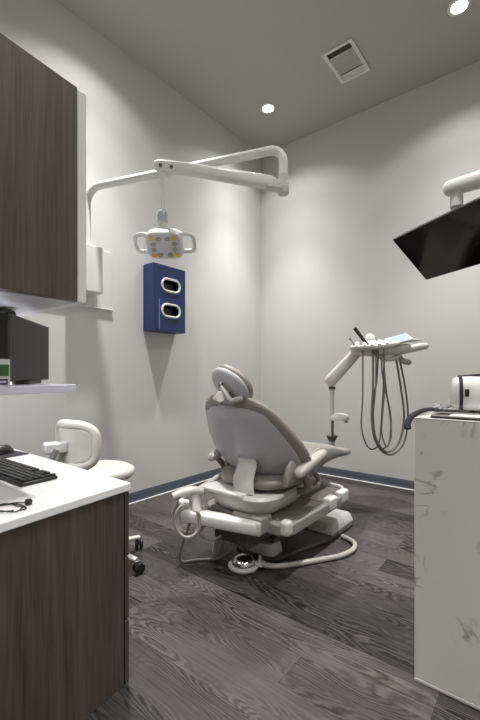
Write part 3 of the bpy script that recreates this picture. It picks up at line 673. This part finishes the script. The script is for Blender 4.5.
hoses = [
 [(-0.228,-0.09,1.415),(-0.232,-0.10,1.0),(-0.243,-0.10,0.76),(-0.205,-0.09,0.605),(-0.14,-0.06,0.548),(-0.075,-0.03,0.61),(-0.045,0.0,0.85),(-0.025,0.02,1.1),(-0.018,0.03,1.375)],
 [(-0.144,-0.09,1.42),(-0.148,-0.11,1.1),(-0.160,-0.12,0.80),(-0.105,-0.10,0.615),(-0.02,-0.07,0.53),(0.09,-0.03,0.60),(0.145,0.0,0.82),(0.124,0.03,1.1),(0.078,0.03,1.385)],
 [(-0.098,-0.09,1.43),(-0.115,-0.10,1.15),(-0.152,-0.11,0.92),(-0.148,-0.11,0.70),(-0.08,-0.09,0.55),(0.03,-0.05,0.505),(0.140,-0.01,0.60),(0.182,0.01,0.82),(0.165,0.04,1.1),(0.112,0.05,1.38)],
 [(-0.12,-0.09,1.42),(-0.128,-0.12,1.1),(-0.150,-0.13,0.85),(-0.12,-0.11,0.63),(-0.05,-0.08,0.56),(0.02,-0.05,0.66),(0.01,-0.02,0.9),(-0.035,0.02,1.2),(-0.04,0.03,1.38)],
 [(-0.055,-0.09,1.435),(-0.048,-0.10,1.1),(-0.070,-0.11,0.84),(-0.072,-0.10,0.69),(-0.028,-0.08,0.575),(0.012,-0.04,0.64),(0.030,-0.01,0.82),(0.0,0.02,1.05),(-0.026,0.03,1.38)],
]
for i, hp in enumerate(hoses):
    MB().tube(hp, (0.0068, 0.0095, 0.0085, 0.0065, 0.0065)[i], smooth=8, seg=10, M=DM).build('hose', MHOSE, hb)

# ------------------------------------------------------------------ patient monitor on a ceiling arm
e1 = Vector((-0.8434, 0.5377, 0)); ab = Vector((0.2404*0.5377, 0.2404*0.843, -0.208)); 
Ax = Vector((2.3255,-1.9668,1.961)); cen = Ax-e1*0.2725+ab*0.5
nrm = e1.cross(ab).normalized()
if nrm.z > 0: nrm = -nrm
MMx = frame(cen, nrm, e1)
pm = thing('patient_monitor', 'black flat screen tilted face down above the marble console', 'monitor', tuple(cen))
LM = Matrix.Translation(-cen) @ MMx
MB().box((-0.273,-0.160,-0.022), (0.273,0.160,0), None, LM).build('housing', MBLACK, pm, bevel=0.003)
MB().box((-0.266,-0.153,0.0002), (0.266,0.153,0.0015), None, LM).build('screen', MSCREEN, pm)
MB().box((-0.12,-0.09,-0.045), (0.12,0.09,-0.0222), None, LM).build('rear_bulge', MBLACK, pm, bevel=0.008)
pa = thing('monitor_arm', 'white ceiling-hung arm carrying the tilted black screen', 'arm', (cen.x+0.02, cen.y, CH))
bk = cen-nrm*0.046
def L(p): return tuple(Vector(p)-Vector((cen.x+0.02, cen.y, CH)))
MB().tube([L(bk-nrm*0.012), L(bk-nrm*0.035), L((cen.x+0.03,cen.y+0.01,2.03)), L((cen.x+0.035,cen.y,2.10))], 0.024, smooth=4, seg=12).build('tilt_joint', MPLAS, pa)
MB().lathe([(0.001,0),(0.030,0),(0.030,0.07),(0.001,0.07)], None, T(*L((cen.x+0.035,cen.y,2.045)))).build('pivot_sleeve', MPLAS, pa)
MB().loft([[L((x, cen.y+a, 2.147+c+o)) for a, c in sellipse(0.042*q, 0.036*q, 3, 20)] for x, q, o in ((cen.x-0.022,0.55,0),(cen.x-0.008,0.9,0),(cen.x+0.02,1,0),(cen.x+0.3,1.1,0.01),(cen.x+0.72,1.15,0.02),(cen.x+0.76,0.8,0.02))]).build('arm_beam', MWHITE, pa)
MB().lathe([(0.001,-CH+2.10),(0.045,-CH+2.10),(0.045,-0.03),(0.11,-0.028),(0.11,-0.001),(0.001,-0.001)], None, T(0.70,0,0)).build('ceiling_column', MWHITE, pa)

# ------------------------------------------------------------------ marble console on the right
mc = thing('side_console', 'tall console with pale marble-pattern front at right', 'console', (0, 0, 0))
X0, Y0, ZC = 2.609, -2.613, 1.030
MB().box((X0,Y0,0.012), (X0+1.30,Y0+0.022,ZC-0.006)).build('marble_panel', MMARBLE, mc, bevel=0.001)
MB().box((X0,Y0,ZC-0.0055), (X0+1.30,Y0+0.50,ZC)).build('top', MWHITE, mc, bevel=0.0015)
MB().box((X0+0.002,Y0+0.0225,0.012), (X0+1.298,Y0+0.498,ZC-0.006)).build('carcass', MPLAS, mc)
MB().box((X0+0.0,Y0-0.003,0.0), (X0+1.30,Y0+0.02,0.0115)).build('base_trim', MWHITE, mc, bevel=0.002)

gc = MB()
nx, ny = 14, 8; vv = []; ff = []
for j in range(ny+1):
    for i in range(nx+1):
        x = X0+0.006+0.060*i/nx; y = Y0+0.225+0.16*j/ny
        z = ZC+0.024+0.010*(math.sin(i*0.9+j*0.7)*math.cos(j*1.3-i*0.4))+0.012*(1 if 2 < i < 8 else 0)*math.sin(PI*j/ny)
        vv.append((x+0.01*math.sin(j*1.7), y+0.012*math.sin(i*1.1), max(z, ZC+0.003)))
for j in range(ny):
    for i in range(nx):
        a = j*(nx+1)+i; ff.append((a, a+1, a+nx+2, a+nx+1))
gc.add(vv, ff)
go = gc.build('folded_cloth', MGCLOTH, smooth=80)
so = go.modifiers.new('solid', 'SOLIDIFY'); so.thickness = 0.004; so.offset = 1
sb = go.modifiers.new('sub', 'SUBSURF'); sb.levels = 1; sb.render_levels = 1
tag(go, 'crumpled grey cloth lying on the console top behind black tray', 'cloth')
ty = thing('black_tray', 'flat black tray with pale rim on console top', 'tray', (X0+0.36, Y0+0.095, ZC))
MB().prism(rrect(0.62,0.16,0.02), 0.0005, 0.006).build('tray_base', MBLACK, ty)
MB().tube([(x,y,0.009) for x,y in rrect(0.61,0.15,0.02,5)], 0.004, seg=8, closed=True).build('tray_rim', MGREYP, ty)
MB().prism(rrect(0.50,0.09,0.01), 0.0062, 0.010).build('liner', MCARTW, ty)
st = MB().tube([(X0-0.030,Y0+0.020,ZC-0.050),(X0-0.034,Y0+0.03,ZC-0.030),(X0-0.024,Y0+0.06,ZC-0.002),(X0-0.002,Y0+0.12,ZC+0.016),(X0+0.018,Y0+0.185,ZC+0.020),(X0+0.060,Y0+0.195,ZC+0.015),(X0+0.11,Y0+0.195,ZC+0.016),(X0+0.16,Y0+0.195,ZC+0.014)], [0.014,0.013,0.010,0.009,0.009,0.008], smooth=6, seg=10, flat=0.75).build('dark_strap', MCLOTH)
tag(st, 'dark fabric strap hanging over the left end of console top', 'strap')
# white rounded case with dark band
wc = thing('equipment_case', 'white rounded case with dark band standing on the console', 'case', (X0+0.196, Y0+0.33, ZC+0.0075), 14)
def caseR(x, q): return [(x, y*q, 0.078+z*q) for y, z in sellipse(0.085, 0.077, 2.8, 28)]
cs = MB().loft([caseR(x, q) for x, q in ((-0.128,0.45),(-0.124,0.70),(-0.115,0.86),(-0.095,0.96),(-0.06,1),(0.05,1.02),(0.13,1),(0.17,0.95),(0.20,0.8),(0.215,0.4))]).build('body', MWHITE, wc, smooth=80)
MB().tube([(-0.092, y*0.97, 0.078+z*0.97) for k, (y, z) in enumerate(sellipse(0.085, 0.076, 2.8, 28))], 0.007, closed=True, seg=8).build('dark_band', MCLOTH, wc)
MB().tube([(-0.092,-0.02,0.150),(0.0,-0.035,0.158),(0.08,-0.035,0.158),(0.16,-0.03,0.148)], 0.007, smooth=4, seg=8).build('top_band', MCLOTH, wc)
MB().box((-0.080,-0.088,0.068), (-0.064,-0.078,0.100)).build('buckle', MBLACK, wc, bevel=0.002)
MB().box((-0.09,-0.06,-0.0072), (0.17,0.06,0.003)).build('foot', MDGREY, wc, bevel=0.006)
MB().lathe([(0.001,0),(0.026,0),(0.026,0.012),(0.018,0.016),(0.001,0.016)], None, frame((0.065,-0.083,0.07), (0,-1,0))).build('port', MGREYP, wc)

# ------------------------------------------------------------------ assistant stool behind the base cabinet
sl = thing('assistant_stool', 'pale wheeled stool with curved backrest behind the white worktop', 'stool', (0.815, -2.875, 0))
MB().loft([[(x*q*0.215, y*q*0.20, z) for x, y in sellipse(1,1,2.2,36)] for q, z in ((0.7,0.545),(0.92,0.556),(1,0.580),(0.98,0.605),(0.85,0.620),(0.5,0.626),(0.1,0.627))]).build('seat', MUPHL, sl, smooth=80)
MB().lathe([(0.001,0.53),(0.10,0.53),(0.10,0.546),(0.001,0.546)]).build('seat_plate', MBLACK, sl)
MB().lathe([(0.001,0.10),(0.034,0.10),(0.034,0.30),(0.018,0.305),(0.018,0.53),(0.001,0.53)]).build('gas_lift', MCHROME, sl)
MB().lathe([(0.001,0.085),(0.05,0.085),(0.055,0.10),(0.05,0.135),(0.001,0.14)]).build('hub', MPLAS, sl)
for k in range(5):
    a = 15+72*k; ca, sa = math.cos(math.radians(a)), math.sin(math.radians(a))
    lg = MB().tube([(0.03*ca,0.03*sa,0.112),(0.15*ca,0.15*sa,0.104),(0.285*ca,0.285*sa,0.085)], [0.028,0.022,0.016], seg=10, flat=0.8).build('base_leg', MPLAS, sl)
    cm = T(0.285*ca, 0.285*sa, 0, 0, 0, a+60)
    cs_ = MB()
    for s in (-1, 1):
        cs_.lathe([(0.001,-0.010),(0.027,-0.010),(0.033,-0.005),(0.033,0.005),(0.027,0.010),(0.001,0.010)], None, cm @ frame((0.012, s*0.016, 0.034), (0,1,0)))
    co = cs_.build('caster', MBLACK, lg)
    MB().box((-0.012,-0.005,0.030), (0.022,0.005,0.078), None, cm).build('caster_fork', MSTEEL, co, bevel=0.003)
# curved backrest: padded rim around a thin recessed shell, on a bracket
BM = T(0.060, -0.228, 0.790, 0, 0, 12)
def bcurve(u, w_=0.155):   # position along the curved back, u in -1..1 (concave toward the seat)
    return Vector((w_*u, 0.055*u*u, 0))
pan = MB(); vv = []; ff = []
nu, nv = 16, 10
for j in range(nv+1):
    for i in range(nu+1):
        u, q = -1+2*i/nu, -1+2*j/nv
        k = max(abs(u), abs(q)); e = (abs(u)**3+abs(q)**3)**(1/3) or 1
        uu, qq = (u*k/e, q*k/e) if e > 0 else (u, q)
        p = bcurve(uu*0.93, 0.155)+Vector((0, -0.012+0.028*(1-(uu*uu+qq*qq)/2), qq*0.115)); vv.append(p)
for j in range(nv):
    for i in range(nu):
        a = j*(nu+1)+i; ff.append((a, a+1, a+nu+2, a+nu+1))
pan.add(vv, ff, None, BM)
po = pan.build('back_panel', MUPHL, sl, smooth=80)
sm = po.modifiers.new('solid', 'SOLIDIFY'); sm.thickness = 0.03; sm.offset = 0
rim = []
for x, z in sellipse(1, 0.122, 3.2, 28):
    p = bcurve(x); rim.append((p.x, p.y, z))
MB().tube(rim, 0.026, closed=True, seg=12, smooth=2, M=BM).build('back_rim', MUPHL, sl, smooth=80)
MB().box((-0.068,-0.12,-0.042), (0.008,0.004,0.020), None, BM @ T(-0.02,0,0,0,0,-25)).build('back_bracket', MWHITE, sl, bevel=0.012, bseg=3)
MB().tube([(0.046,-0.300,0.775),(0.046,-0.325,0.70),(0.04,-0.28,0.58),(0.02,-0.15,0.538),(0.0,-0.05,0.536)], 0.016, smooth=5, seg=10).build('back_stem', MSTEEL, sl)

# ------------------------------------------------------------------ camera, world, view
cam = bpy.data.cameras.new('camera'); co = bpy.data.objects.new('camera', cam); COL.objects.link(co)
co.location = (3.0244, -4.2256, 1.2); co.rotation_euler = (PI/2, 0, math.radians(38.7))
cam.sensor_fit = 'VERTICAL'; cam.sensor_height = 36; cam.lens = 387/720*36; cam.shift_y = 14/720
cam.clip_start = 0.02
S.camera = co
w = bpy.data.worlds.new('world'); S.world = w; w.use_nodes = True
w.node_tree.nodes['Background'].inputs['Color'].default_value = (0.5, 0.5, 0.5, 1)
w.node_tree.nodes['Background'].inputs['Strength'].default_value = 0.1
S.view_settings.view_transform = 'Standard'; S.view_settings.look = 'None'
S.view_settings.gamma = 1.0; S.view_settings.use_curve_mapping = False
S.view_settings.exposure = -0.22
S.cycles.use_denoising = True
S.cycles.max_bounces = 8; S.cycles.diffuse_bounces = 5
S.cycles.sample_clamp_indirect = 4.0
